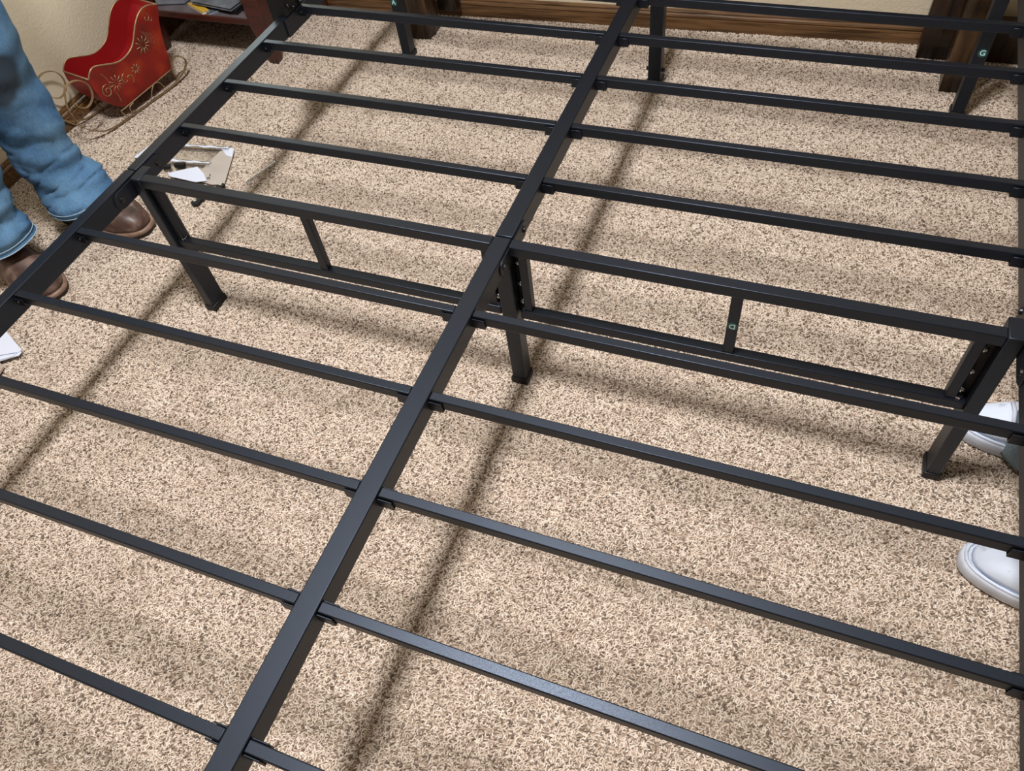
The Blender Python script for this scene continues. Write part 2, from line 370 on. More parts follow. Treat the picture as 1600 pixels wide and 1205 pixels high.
# middle trestle: three legs, top bars, lower bars, short posts
def leg(x, y, hx, hy, z1):
    bm = BM(); box(bm, x - hx, x + hx, y - hy, y + hy, 0.010, z1)
    l = obj('leg', bm, STEEL, bed, bevel=0.002)
    bm = BM(); box(bm, x - hx - 0.0025, x + hx + 0.0025, y - hy - 0.0025, y + hy + 0.0025, -0.003, 0.013)
    obj('foot_cap', bm, STEEL_DK, l, bevel=0.002)
    return l
LXP = 0.7145
for x in (-LXP, LXP): leg(x, -0.004, 0.0105, 0.020, H)
leg(0, -0.0105, 0.0135, 0.0145, H - 0.036)
ZL0, ZL1 = 0.177, 0.195
for sx in (-1, 1):
    x0, x1 = sorted((sx * (CW + 0.001), sx * (LXP - 0.0105)))
    bm = BM(); box(bm, x0, x1, -0.0225, -0.0035, H - 0.020, H - 0.0008); obj('cross_bar', bm, STEEL, bed, bevel=BV)
    x0, x1 = sorted((sx * 0.018, sx * (LXP - 0.0105)))
    bm = BM(); box(bm, x0, x1, -0.0175, 0.0005, ZL0, ZL1); obj('lower_bar', bm, STEEL, bed, bevel=BV)
    xs = sx * 0.3665 - 0.002
    bm = BM(); box(bm, xs - 0.0085, xs + 0.0085, -0.0150, -0.0020, ZL1 - 0.001, H - 0.020); obj('strut', bm, STEEL, bed, bevel=BV)
    for xp in (sx * 0.0315, sx * (LXP - (0.033 if sx > 0 else 0.0185))):
        bm = BM(); box(bm, xp - 0.0075, xp + 0.0075, -0.014, 0.002, ZL1 - 0.001, H - 0.020); obj('frame_post', bm, STEEL, bed, bevel=BV)
        s2 = -1 if abs(xp) < 0.1 else 1
        xq = sx * 0.0135 if s2 < 0 else sx * (LXP - 0.0105)
        bm = BM(); box(bm, min(xp, xq), max(xp, xq), -0.0012, 0.0012, ZL0, H - 0.021); obj('web_plate', bm, STEEL_DK, bed)
        if sx < 0 and s2 > 0: continue
        for zz in (0.302, 0.255, 0.213):
            bm = BM(); xa = xp + sx * s2 * 0.0075; xb = xp + sx * s2 * 0.0145
            cyl(bm, (xa, -0.008, zz), (xb, -0.008, zz), 0.0035); cyl(bm, (xa, -0.008, zz), (xa + sx * s2 * 0.003, -0.008, zz), 0.0055, n=6)
            obj('bolt', bm, ZINC, bed, smooth=True)
    # nut where the lower bar meets the leg
    bm = BM(); cyl(bm, (sx * (LXP - 0.022), -0.009, ZL1), (sx * (LXP - 0.022), -0.009, ZL1 + 0.005), 0.006, n=6); obj('bolt', bm, ZINC, bed)
    bm = BM(); cyl(bm, (sx * 0.024, -0.009, ZL1), (sx * 0.024, -0.009, ZL1 + 0.005), 0.005, n=6); obj('bolt', bm, ZINC, bed)
# rounded joining plates with a bolt, on the inner face of each rail
def plate(xi, dirx, y0, y1, zc, r, bolt_mat=ZINC):
    n = 10; pr = []
    for i in range(n + 1): t = -math.pi/2 + math.pi * i / n; pr.append((y1 - r + r * math.cos(t), zc + r * math.sin(t)))
    for i in range(n + 1): t = math.pi/2 + math.pi * i / n; pr.append((y0 + r + r * math.cos(t), zc + r * math.sin(t)))
    bm = BM(); loft(bm, [[(xi, a, b) for a, b in pr], [(xi + dirx * 0.0025, a, b) for a, b in pr]]); p = obj('joint_plate', bm, STEEL, bed, bevel=0.0004, bseg=1)
    for yb in (y0 + r, y1 - r):
        bm = BM(); cyl(bm, (xi + dirx * 0.002, yb, zc), (xi + dirx * 0.0055, yb, zc), 0.0058, 0.0048, 16); cyl(bm, (xi + dirx * 0.005, yb, zc), (xi + dirx * 0.0062, yb, zc), 0.0028, n=6)
        obj('bolt', bm, bolt_mat, p, smooth=False)
plate(-WI, 1, -0.075, 0.068, H - 0.0215, 0.017, BLUED)
plate(WI, -1, -0.075, 0.068, H - 0.0215, 0.017, BLUED)
plate(-CW, -1, -0.062, 0.055, H - 0.019, 0.0145, BLUED)
plate(CW, 1, -0.062, 0.055, H - 0.019, 0.0145, BLUED)
# far and near legs
for x, yy in ((-LXP - 0.003, 1.0), (0, 1.0), (LXP, 1.0), (-LXP, -1.0), (0, -1.0), (LXP, -1.0)):
    leg(x, yy, 0.0165 if x == 0 else 0.0135, 0.017, H - 0.0225 if x else H - 0.036)
for s in (-1, 1):
    bm = BM(); cyl(bm, (s * 0.016, 1.0, 0.035), (s * 0.024, 1.0, 0.035), 0.005, n=8); obj('leveller_bolt', bm, STEEL_DK, bed)
# upright bracket clamped over the far left rail
bm = BM(); box(bm, -0.768, -0.7275, 0.548, 0.612, H + 0.0005, 0.425); box(bm, -0.768, -0.7515, 0.548, 0.612, 0.29, H + 0.0005)
up = obj('upright_bracket', bm, STEEL_DK, bed, bevel=0.001)
bm = BM(); box(bm, -WI, -0.7262, 0.535, 0.690, H - RD - 0.001, H - 0.002); obj('backing_plate', bm, STEEL, bed, bevel=0.0005)
for y, z in ((0.557, H + 0.022), (0.575, H + 0.010), (0.592, H + 0.024), (0.604, H + 0.008)):
    bm = BM(); cyl(bm, (-0.7275, y, z), (-0.720, y, z), 0.0032, n=8); obj('bolt', bm, BLUED, up, smooth=True)
# round letter stickers
def sticker(ch, c, r, rot, on_y=True):
    st_bm = BM(); cyl(st_bm, (c[0], c[1], c[2]), (c[0], c[1] - 0.0006, c[2]), r, n=28); st = obj('round_sticker', st_bm, TEAL, bed)
    cu = bpy.data.curves.new('t', 'FONT'); cu.body = ch; cu.size = r * 1.75; cu.align_x = 'CENTER'; cu.align_y = 'CENTER'; cu.extrude = 0.0001; cu.offset = r * 0.03
    to = bpy.data.objects.new('t', cu); COL.objects.link(to)
    dg = bpy.context.evaluated_depsgraph_get(); me = bpy.data.meshes.new_from_object(to.evaluated_get(dg)); bpy.data.objects.remove(to)
    me.materials.clear(); me.materials.append(LETTER)
    me.transform(Matrix.Translation((c[0], c[1] - 0.0009, c[2])) @ Matrix.Rotation(rot, 4, 'Y') @ Matrix.Rotation(math.pi/2, 4, 'X'))
    o = bpy.data.objects.new('letter', me); COL.objects.link(o); o.parent = st
sticker('D', (0.3645, -0.0150, 0.258), 0.0080, math.pi)
sticker('G', (0.7165, 0.983, 0.160), 0.0095, 0.0)
sticker('A', (-0.720, 0.983, 0.160), 0.0095, 0.0)

# ------------------------------------------------------------------ wooden headboard standing against the wall
hb = empty('wooden_headboard', (0, 0, 0)); tag(hb, 'dark rustic wooden headboard with rough square posts by the wall', 'headboard')
def rough_block(bm, x0, x1, y0, y1, z0, z1, seed, amp=0.004, nz=14, n=6):
    rings = []
    for k in range(nz + 1):
        z = z0 + (z1 - z0) * k / nz; ring = []
        per = [(x0 + (x1-x0)*i/n, y0) for i in range(n)] + [(x1, y0 + (y1-y0)*i/n) for i in range(n)] + [(x1 - (x1-x0)*i/n, y1) for i in range(n)] + [(x0, y1 - (y1-y0)*i/n) for i in range(n)]
        for (x, y) in per:
            d = noise.noise(Vector((x * 60 + seed, y * 60, z * 9))) * amp + noise.noise(Vector((x * 160, y * 160 + seed, z * 14))) * amp * 0.5
            cx, cy = (x0+x1)/2, (y0+y1)/2; l = math.hypot(x-cx, y-cy)
            ring.append((x + (x-cx)/l*d, y + (y-cy)/l*d, z))
        rings.append(ring)
    loft(bm, rings)
bm = BM(); rough_block(bm, -0.752, -0.690, 1.088, 1.160, 0.0, 1.20, 3.1, 0.005); obj('post', bm, HEADWOOD, hb, smooth=True)
bm = BM(); rough_block(bm, 0.672, 0.742, 1.086, 1.150, 0.0, 1.20, 9.4, 0.003); obj('post', bm, HEADWOOD, hb, smooth=True)
bm = BM(); rough_block(bm, 0.612, 0.690, 1.225, 1.262, 0.0, 1.20, 5.2, 0.003); obj('rear_plank', bm, HEADDARK, hb, smooth=True)
bm = BM(); rough_block(bm, -0.700, -0.640, 1.180, 1.215, 0.04, 1.20, 15.2, 0.004); obj('rear_plank', bm, HEADDARK, hb, smooth=True)
for i in range(5):
    z0 = 0.46 + i * 0.145
    bm = BM(); box(bm, -0.69, 0.672, 1.112, 1.136, z0, z0 + 0.138); obj('board', bm, HEADWOOD, hb, bevel=0.004)
# carved scroll on the left post
bm = BM()
for r_, z_ in ((0.017, 0.128), (0.010, 0.128)):
    tube(bm, [(-0.668 + r_ * math.cos(t), 1.172 , z_ + r_ * math.sin(t)) for t in [2*math.pi*i/20 for i in range(21)]], 0.0022)
tube(bm, smooth_path([(-0.69, 1.172, 0.150), (-0.672, 1.168, 0.146), (-0.655, 1.168, 0.140), (-0.648, 1.17, 0.126), (-0.655, 1.172, 0.112), (-0.672, 1.17, 0.108)]), 0.003)
sc = obj('carved_scroll', bm, GOLD, hb, smooth=True)
# low dark box beside it at the wall
bm = BM(); box(bm, 0.745, 1.10, 1.235, 1.278, -0.002, 0.085); dk = empty('dark_wooden_box', (0, 0, 0))
tag(dk, 'low dark wooden box on the carpet behind the right headboard post', 'box'); obj('box_body', bm, HEADDARK, dk, bevel=0.003)
bm = BM(); box(bm, 0.741, 1.104, 1.231, 1.281, 0.085, 0.093); obj('lid', bm, HEADDARK, dk, bevel=0.002)

# ------------------------------------------------------------------ mahogany table with shelf, and the things on its shelf
desk = empty('side_table', (0, 0, 0)); tag(desk, 'dark red mahogany side table with a low shelf in the corner', 'table')
DX0, DX1, DY0, DY1 = -1.545, -1.084, 0.872, 1.20
MR = Matrix.Translation((-1.084, 0.872, 0)) @ Matrix.Rotation(0.0, 4, 'Z') @ Matrix.Translation((1.084, -0.872, 0))
for x in (DX0, DX1 - 0.052):
    for y in (DY0, DY1 - 0.052):
        bm = BM(); rg = []
        for z, g in ((-0.003, 0.013), (0.0, 0.012), (0.035, 0.008), (0.11, 0.0), (0.41, 0.0)):
            rg.append([(x + g, y + g, z), (x + 0.052 - g, y + g, z), (x + 0.052 - g, y + 0.052 - g, z), (x + g, y + 0.052 - g, z)])
        loft(bm, rg); obj('leg', bm, DESKWOOD, desk, bevel=0.003)
bm = BM(); box(bm, DX0 + 0.01, DX1 - 0.050, DY0 + 0.004, DY1 - 0.01, 0.115, 0.133); sh = obj('shelf', bm, DESKWOOD, desk, bevel=0.002)
bm = BM(); box(bm, DX0 + 0.02, DX1 - 0.053, DY0 + 0.008, DY1 - 0.015, 0.133, 0.1336); obj('shelf_surface', bm, SHELFTOP, sh)
for a in ((DX0 + 0.05, DX1 - 0.05, DY0 + 0.01, DY0 + 0.028), (DX0 + 0.05, DX1 - 0.05, DY1 - 0.03, DY1 - 0.012)):
    bm = BM(); box(bm, *a, 0.35, 0.41); obj('apron', bm, DESKWOOD, desk, bevel=0.002)
bm = BM(); box(bm, DX0 + 0.01, DX1 - 0.01, DY1 - 0.012, DY1 - 0.002, 0.02, 0.41); obj('added_shade_panel', bm, DESKWOOD, desk)  # unseen back added to keep wall light out from under the table
bm = BM(); box(bm, DX0 + 0.02, DX1 + 0.02, DY0 - 0.02, DY1 + 0.012, 0.41, 0.432); obj('tabletop', bm, DESKWOOD, desk, bevel=0.004)
def book(name, pts, z0, z1, cover, pages, label, cat, group=None):
    root = empty(name, (0, 0, 0)); tag(root, label, cat, group)
    c = Vector((sum(p[0] for p in pts) / 4, sum(p[1] for p in pts) / 4))
    t = min(0.0015, (z1 - z0) * 0.25)
    bm = BM(); slab(bm, pts, z0, z0 + t); slab(bm, pts, z1 - t, z1); obj('cover', bm, cover, root)
    bm = BM(); slab(bm, [tuple(c + (Vector(p) - c) * 0.965) for p in pts], z0 + t, z1 - t); obj('pages', bm, pages, root)
    return root
ZT = 0.1340
book('paper_stack', [(-1.322, 0.905), (-1.183, 0.893), (-1.163, 1.08), (-1.302, 1.09)], ZT, ZT + 0.014, BLACKP, BLACKP, 'black vinyl folder lying flat on the low table shelf', 'folder')
r_ = book('silver_folder', [(-1.345, 0.905), (-1.193, 0.884), (-1.170, 1.05), (-1.325, 1.07)], ZT + 0.0142, ZT + 0.022, SILVER, BLACKP, 'glossy silver folder on top of the black folder on the shelf', 'folder')
book('booklet', [(-1.316, 0.900), (-1.272, 0.8775), (-1.2500, 0.9025), (-1.2855, 0.927)], ZT, ZT + 0.004, SLATE, PAPER, 'small slate grey booklet at the front edge of the shelf', 'booklet').location.z = -0.0001
book('booklet', [(-1.372, 0.915), (-1.292, 0.8765), (-1.277, 0.8905), (-1.345, 0.932)], ZT, ZT + 0.008, YELLOW, PAPER, 'small yellow booklet at the front edge of the shelf', 'booklet')
book('binder', [(-1.480, 0.90), (-1.388, 0.92), (-1.388, 1.10), (-1.480, 1.10)], ZT + 0.0002, ZT + 0.028, BLACKP, SILVER, 'thick black binder at the left end of the shelf', 'binder')

lamp = empty('added_table_lamp', (0, 0, 0)); tag(lamp, 'added glowing drum shade on the side table, out of view, brightening the left rail', 'lamp')  # made-up lamp out of view, stands in for whatever brightens the far left rail
bm = BM(); loft(bm, [ell_(-1.30, 1.03, z, r_) for z, r_ in ((0.432, 0.065), (0.440, 0.065), (0.446, 0.030), (0.47, 0.045), (0.53, 0.062), (0.59, 0.040), (0.62, 0.012), (0.66, 0.010))]); obj('added_lamp_base', bm, STEEL_DK, lamp, smooth=True)
bm = BM(); loft(bm, [ell_(-1.30, 1.03, z, r_) for z, r_ in ((0.64, 0.135), (0.88, 0.105))], False, False); obj('added_lamp_shade', bm, GLOW, lamp, smooth=True)

# ------------------------------------------------------------------ red sleigh
A2 = Vector((-1.395, 0.52)); dr = Vector((0.2, 0.98)).normalized(); nn = Vector((-dr[1], dr[0]))   # nn points to the wall
WID = 0.112
def sl(s, off, z): p = A2 + dr * s + nn * off; return Vector((p[0], p[1], z))
sg = empty('toy_sleigh', sl(0.1, WID / 2, 0)); tag(sg, 'small red metal toy sleigh with gold scroll runners by the wall', 'sleigh')
sg.location = (0, 0, 0)
top = [(-0.017, 0.144), (-0.010, 0.153), (0.003, 0.1625), (0.018, 0.163), (0.04, 0.155), (0.065, 0.145), (0.087, 0.140), (0.110, 0.142), (0.131, 0.149), (0.147, 0.160), (0.163, 0.178), (0.180, 0.197), (0.200, 0.213), (0.222, 0.2205), (0.245, 0.218), (0.267, 0.208)]
rear = [(0.256, 0.185), (0.247, 0.166), (0.238, 0.137), (0.231, 0.102), (0.226, 0.071), (0.216, 0.045)]
bot = [(0.13, 0.039), (0.06, 0.034), (0.034, 0.035), (0.015, 0.046), (-0.003, 0.067), (-0.015, 0.096), (-0.019, 0.122)]
topS = [tuple(p) for p in smooth_path([(a, b, 0) for a, b in top], 4)]; topS = [(p[0], p[1]) for p in topS]
rearS = [(p[0], p[1]) for p in smooth_path([(a, b, 0) for a, b in [top[-1]] + rear], 3)][1:]
botS = [(p[0], p[1]) for p in smooth_path([(a, b, 0) for a, b in bot], 3)]
outline = topS + rearS + botS
for off in (0, WID):
    bm = BM(); a0, a1 = (off, off + 0.003) if off == 0 else (off - 0.003, off)
    loft(bm, [[sl(s, a0, z) for s, z in outline], [sl(s, a1, z) for s, z in outline]]); obj('side_panel', bm, RED if off == 0 else REDIN, sg)
def band(name, path, o0, o1, th, mat):
    """a bent sheet of the sleigh body, between the two side panels"""
    bm = BM(); N = len(path); ra, rb = [], []
    for i, (s, z) in enumerate(path):
        a, c = path[max(i-1, 0)], path[min(i+1, N-1)]; d = Vector((c[0]-a[0], c[1]-a[1])).normalized(); m_ = Vector((-d[1], d[0])) * th
        ra.append(((s, z), (s + m_[0], z + m_[1])))
    rings = [[sl(p[0], o0, p[1]), sl(p[0], o1, p[1]), sl(q[0], o1, q[1]), sl(q[0], o0, q[1])] for p, q in ra]
    loft(bm, rings); return obj(name, bm, mat, sg)
band('body_shell', [(s, z) for s, z in ([(0.267, 0.208)] + rearS + botS + [(-0.017, 0.144)])], 0.003, WID - 0.003, -0.003, REDIN)
band('seat', [(p[0], p[1]) for p in smooth_path([(0.262, 0.200, 0), (0.222, 0.165, 0), (0.190, 0.120, 0), (0.150, 0.098, 0), (0.090, 0.094, 0), (0.045, 0.075, 0), (0.020, 0.052, 0)], 4)], 0.003, WID - 0.003, 0.003, REDIN)
for off in (0.0015, WID - 0.0015):
    bm = BM(); tube(bm, [sl(s, off, z) for s, z in topS], 0.0021); obj('gold_trim', bm, GOLD, sg, smooth=True)
bm = BM(); tube(bm, [sl(-0.017, 0.0015, 0.144), sl(-0.017, WID - 0.0015, 0.144)], 0.0021); obj('gold_trim', bm, GOLD, sg, smooth=True)
bm = BM(); tube(bm, [sl(0.267, 0.0015, 0.208), sl(0.267, WID - 0.0015, 0.208)], 0.0021); obj('gold_trim', bm, GOLD, sg, smooth=True)
run = [(-0.088, 0.114), (-0.080, 0.099), (-0.064, 0.089), (-0.047, 0.092), (-0.033, 0.104), (-0.027, 0.123), (-0.031, 0.142), (-0.043, 0.156), (-0.060, 0.163), (-0.076, 0.163), (-0.089, 0.156), (-0.099, 0.139), (-0.108, 0.118), (-0.110, 0.096), (-0.107, 0.074), (-0.101, 0.053), (-0.083, 0.030), (-0.057, 0.012), (-0.026, 0.003), (0.021, 0.001), (0.108, 0.001), (0.190, 0.002), (0.222, 0.008), (0.250, 0.018), (0.269, 0.034), (0.268, 0.050), (0.253, 0.063), (0.235, 0.064), (0.223, 0.052), (0.215, 0.032), (0.220, 0.014)]
for off in (-0.002, WID + 0.002):
    bm = BM(); pts = [sl(s, off, z + 0.002) for s, z in [(p[0], p[1]) for p in smooth_path([(a, b, 0) for a, b in run], 5)]]
    tube(bm, pts, 0.002, flat=(0.0075, 0.0018, (nn[0], nn[1], 0))); rn = obj('runner', bm, GOLD, sg, smooth=False)
    bm = BM()
    tube(bm, smooth_path([sl(0.033, off, 0.001), sl(0.024, off, 0.012), sl(0.017, off, 0.030), sl(0.030, off, 0.031), sl(0.12, off, 0.038), sl(0.214, off, 0.045)], 5), 0.0016)
    tube(bm, smooth_path([sl(0.062, off, 0.030), sl(0.046, off, 0.026), sl(0.044, off, 0.014), sl(0.055, off, 0.006), sl(0.070, off, 0.006)], 5), 0.0015)
    tube(bm, smooth_path([sl(0.112, off, 0.002), sl(0.125, off, 0.022), sl(0.142, off, 0.038), sl(0.160, off, 0.036), sl(0.168, off, 0.020), sl(0.176, off, 0.003)], 5), 0.0015)
    obj('scroll_support', bm, GOLD, rn, smooth=True)
bm = BM(); tube(bm, [sl(-0.101, 0, 0.052), sl(-0.101, WID, 0.052)], 0.0014); obj('cross_wire', bm, GOLD, sg, smooth=True)
# raised swirls on the near side panel
def swirl(bm, c, r, turns, a0, sgn=1, n=26, rt=0.0009):
    tube(bm, [sl(c[0] + r * (1 - 0.8*i/n) * math.cos(a0 + sgn * turns * 2*math.pi*i/n), -0.0006, c[1] + r * (1 - 0.8*i/n) * math.sin(a0 + sgn * turns * 2*math.pi*i/n)) for i in range(n + 1)], rt, n=5)
def flower(bm, c, r, k=8):
    for i in range(k):
        t = 2*math.pi*i/k; tube(bm, [sl(c[0] + 0.3*r*math.cos(t), -0.0006, c[1] + 0.3*r*math.sin(t)), sl(c[0] + r*math.cos(t), -0.0006, c[1] + r*math.sin(t))], 0.0011, n=5)
def orn(fn):
    bm = BM(); fn(bm); obj('gold_swirl', bm, GOLD, sg, smooth=True)
def line(pts, r=0.0009): orn(lambda bm: tube(bm, smooth_path([sl(a, -0.0006, c) for a, c in pts]), r, n=5))
orn(lambda bm: swirl(bm, (0.013, 0.094), 0.018, 1.4, 1.2, rt=0.0012)); line([(0.020, 0.140), (0.028, 0.120), (0.024, 0.098), (0.016, 0.082)]); line([(0.030, 0.085), (0.034, 0.070), (0.033, 0.050)])
for c, r, k in (((0.047, 0.098), 0.022, 10), ((0.172, 0.142), 0.024, 10), ((0.118, 0.100), 0.014, 8)):
    for i in range(k):
        t = 2*math.pi*i/k; orn(lambda bm: tube(bm, [sl(c[0] + 0.3*r*math.cos(t), -0.0006, c[1] + 0.3*r*math.sin(t)), sl(c[0] + r*math.cos(t), -0.0006, c[1] + r*math.sin(t))], 0.0013, n=5))
orn(lambda bm: swirl(bm, (0.078, 0.092), 0.017, 0.6, 1.5, rt=0.0012)); orn(lambda bm: swirl(bm, (0.086, 0.090), 0.017, 0.55, -1.2, rt=0.0012))
orn(lambda bm: swirl(bm, (0.216, 0.196), 0.011, 0.9, 1.0, -1)); orn(lambda bm: swirl(bm, (0.228, 0.188), 0.008, 0.8, 2.0))
for k in range(4): line([(0.182 + 0.008*k, 0.176 - 0.006*k), (0.190 + 0.006*k, 0.158 - 0.006*k), (0.188 + 0.005*k, 0.140 - 0.004*k)], 0.0007)

# ------------------------------------------------------------------ hardware bag, key, wrench, papers
bg = empty('parts_packet', (0, 0, 0)); tag(bg, 'clear plastic hardware packet with white card under the left rail', 'packet')
bm = BM(); slab(bm, [(-1.250, 0.392), (-1.238, 0.448), (-1.205, 0.455), (-1.155, 0.398)], 0.003, 0.0045); obj('card', bm, PAPER, bg)
bm = BM(); slab(bm, [(-1.022, 0.470), (-0.986, 0.484), (-0.931, 0.352), (-0.965, 0.343), (-1.02, 0.35), (-1.026, 0.41)], 0.003, 0.0048); obj('card', bm, CARD, bg)
bm = BM(); slab(bm, [(-1.030, 0.481), (-0.990, 0.487), (-0.972, 0.452), (-0.992, 0.455), (-1.010, 0.468)], 0.0049, 0.0062); obj('card', bm, PAPER, bg)
bm = BM(); slab(bm, [(-1.105, 0.351), (-1.066, 0.376), (-1.039, 0.392), (-1.004, 0.371), (-0.98, 0.348), (-1.008, 0.337), (-1.09, 0.341)], 0.0085, 0.0098); obj('card', bm, PAPER, bg)
# blister shells: long raised clear ridges
for (x0, y0, x1, y1) in ((-1.150, 0.462, -1.000, 0.479), (-1.135, 0.398, -1.015, 0.412)):
    bm = BM(); n = 24; rg = []
    for i in range(n + 1):
        t = i / n; px, py = x0 + (x1-x0)*t, y0 + (y1-y0)*t; h = 0.010 + 0.001 * math.sin(t * 21); ww = 0.009
        rg.append([(px, py - ww, 0.003), (px, py - ww*0.6, h), (px, py + ww*0.6, h), (px, py + ww, 0.003)])
    loft(bm, rg); obj('blister', bm, CLEAR, bg, smooth=True)
    bm = BM(); rg = []
    for i in range(n + 1):
        t = i / n; px, py = x0 + (x1-x0)*t, y0 + (y1-y0)*t; h = 0.0102 + 0.001 * math.sin(t * 21); ww = 0.0028 + 0.0012*math.sin(t*13)
        rg.append([(px, py - ww, h), (px, py - ww, h + 0.0006), (px, py + ww, h + 0.0006), (px, py + ww, h)])
    loft(bm, rg); obj('white_ridge_strip', bm, PAPER, bg)  # white strip of wavy width along the ridge top
bm = BM(); slab(bm, [(-1.17, 0.385), (-1.165, 0.47), (-1.02, 0.487), (-1.01, 0.35), (-1.03, 0.345)], 0.0018, 0.0026); obj('plastic_sheet', bm, CLEAR, bg)
bm = BM(); box(bm, -0.014, 0.014, -0.006, 0.006, -0.005, 0.005, Matrix.Translation((-1.092, 0.388, 0.009)) @ Matrix.Rotation(0.3, 4, 'Z'))
box(bm, -0.010, 0.010, -0.006, 0.006, -0.004, 0.006, Matrix.Translation((-1.122, 0.372, 0.009)) @ Matrix.Rotation(0.5, 4, 'Z')); obj('plug', bm, STEEL_DK, bg, bevel=0.002)
def bolt_thing(x, y, a, L, label, mat=ZINC):
    r = empty('bolt', (x, y, 0.0055), a); tag(r, label, 'bolt')
    bm = BM(); cyl(bm, (0, 0, 0), (L, 0, 0), 0.0022, n=10); obj('shank', bm, mat, r, smooth=True)
    bm = BM(); cyl(bm, (-0.004, 0, 0), (0, 0, 0), 0.0045, n=6); obj('head', bm, ZINC, r)
bolt_thing(-1.005, 0.366, 2.9, 0.026, 'black shanked bolt lying on the white card in the packet', BLUED)
bolt_thing(-0.985, 0.362, 1.9, 0.014, 'short bright bolt lying at the right end of the white card')
# hex key
key = empty('hex_key', (0, 0, 0)); tag(key, 'thin silver hex key lying on the carpet right of the packet', 'tool')
bm = BM(); tube(bm, smooth_path([(-0.866, 0.3745, 0.005), (-0.873, 0.370, 0.005), (-0.8785, 0.374, 0.0045), (-0.8765, 0.384, 0.0045), (-0.862, 0.418, 0.005), (-0.843, 0.465, 0.007)], 6), 0.0018, n=6); obj('key_rod', bm, ZINC, key, smooth=True)
# small wrench
wr = empty('wrench', (0, 0, 0)); tag(wr, 'small black wrench with bright nuts lying below the first crossbar', 'tool')
a, b_ = Vector((-0.966, 0.262, 0.006)), Vector((-0.930, 0.350, 0.006)); d = (b_ - a).normalized(); sd = Vector((-d[1], d[0], 0))
bm = BM(); pr = []
for t, hw in ((0.0, 0.006), (0.006, 0.010), (0.016, 0.010), (0.024, 0.0055), (0.070, 0.0045), (0.080, 0.008), (0.090, 0.008), (0.096, 0.004)): pr.append((t, hw))
P = [a + d*t + sd*hw for t, hw in pr] + [a + d*t - sd*hw for t, hw in reversed(pr)]
slab(bm, [(p[0], p[1]) for p in P], 0.002, 0.009); obj('handle', bm, STEEL_DK, wr, bevel=0.001)
for t in (0.011, 0.030, 0.087):
    bm = BM(); p = a + d*t; cyl(bm, (p[0], p[1], 0.009), (p[0], p[1], 0.0125), 0.0045, n=6); obj('nut', bm, ZINC, wr)
# papers at the left edge
pp = empty('instruction_sheets', (0, 0, 0)); tag(pp, 'white folded instruction sheets lying beside the left rail', 'papers')
bm = BM(); slab(bm, [(-1.146, -0.205), (-1.052, -0.246), (-1.060, -0.268), (-1.16, -0.34), (-1.30, -0.30)], 0.0105, 0.012); obj('sheet', bm, PAPER, pp)
bm = BM(); slab(bm, [(-1.148, -0.207), (-1.050, -0.250), (-1.049, -0.259), (-1.10, -0.300), (-1.18, -0.36), (-1.31, -0.30)], 0.0085, 0.0100); obj('sheet', bm, PAPER, pp)
bm = BM(); 
tube(bm, [(-1.056, -0.2555, 0.0124), (-1.10, -0.279, 0.0124), (-1.16, -0.323, 0.0124)], 0, flat=(0.0016, 0.0004, (0.5, -0.8, 0))); obj('printed_line', bm, GREYLINE, pp)
kb = empty('paper_bag', (0, 0, 0)); tag(kb, 'tan paper sheet beneath the white instruction sheets', 'paper')
bm = BM(); slab(bm, [(-1.11, -0.275), (-1.064, -0.292), (-1.058, -0.318), (-1.075, -0.40), (-1.26, -0.42), (-1.26, -0.31)], 0.0025, 0.0080); obj('bag_sheet', bm, KRAFT, kb, bevel=0.001)

# ------------------------------------------------------------------ people
def ell(cx, cy, z, rx, ry, n=28, ang=0.0, sq=1.0):
    out = []
    for i in range(n):
        t = 2*math.pi*i/n; c, s = math.cos(t), math.sin(t)
        x, y = rx * math.copysign(abs(c)**sq, c), ry * math.copysign(abs(s)**sq, s)
        out.append((cx + x*math.cos(ang) - y*math.sin(ang), cy + x*math.sin(ang) + y*math.cos(ang), z))
    return out
def trouser_leg(bm, sta, seed, hem_tilt=0.0, ndiv=5, amp=0.010, foldz=0.30):
    """sta: list of (cx, cy, z, rx, ry); wrinkled cloth tube"""
    st = [Vector((a[0], a[1], a[2])) for a in sta]; rr = [Vector((a[3], a[4], 0)) for a in sta]
    P = smooth_path(st, ndiv); Q = smooth_path(rr, ndiv); rings = []
    z0 = P[0].z
    for p, q in zip(P, Q):
        ring = []
        h = p.z - z0
        for (x, y, z) in ell(p.x, p.y, p.z, q.x, q.y, 56):
            dx, dy = x - p.x, y - p.y; l = math.hypot(dx, dy); ux, uy = dx/l, dy/l
            k = max(0.25, 1.0 - h / foldz)
            ph = h * 95 + seed + 1.3 * math.atan2(dy, dx) + 2.0 * noise.noise(Vector((dx*9, dy*9, z*6 + seed)))
            f = math.sin(ph) * amp * k * (0.55 + 0.45 * ux)
            rdg = 1 - abs(noise.noise(Vector((x*13 + seed, y*13 + z*9, z*30 - x*14)))) * 4.0      # creases: sharp valleys
            f -= max(0.0, rdg) ** 2 * amp * 0.8 * (0.4 + k)
            g = noise.noise(Vector((x*11 + seed, y*11, z*8))) * 0.014
            if h < 0.035: f *= h / 0.035
            ring.append((x + ux*(f+g), y + uy*(f+g), z + hem_tilt * (x - p.x) * max(0, 1 - h/0.15)))
        rings.append(ring)
    loft(bm, rings, cap0=False, cap1=False); return rings
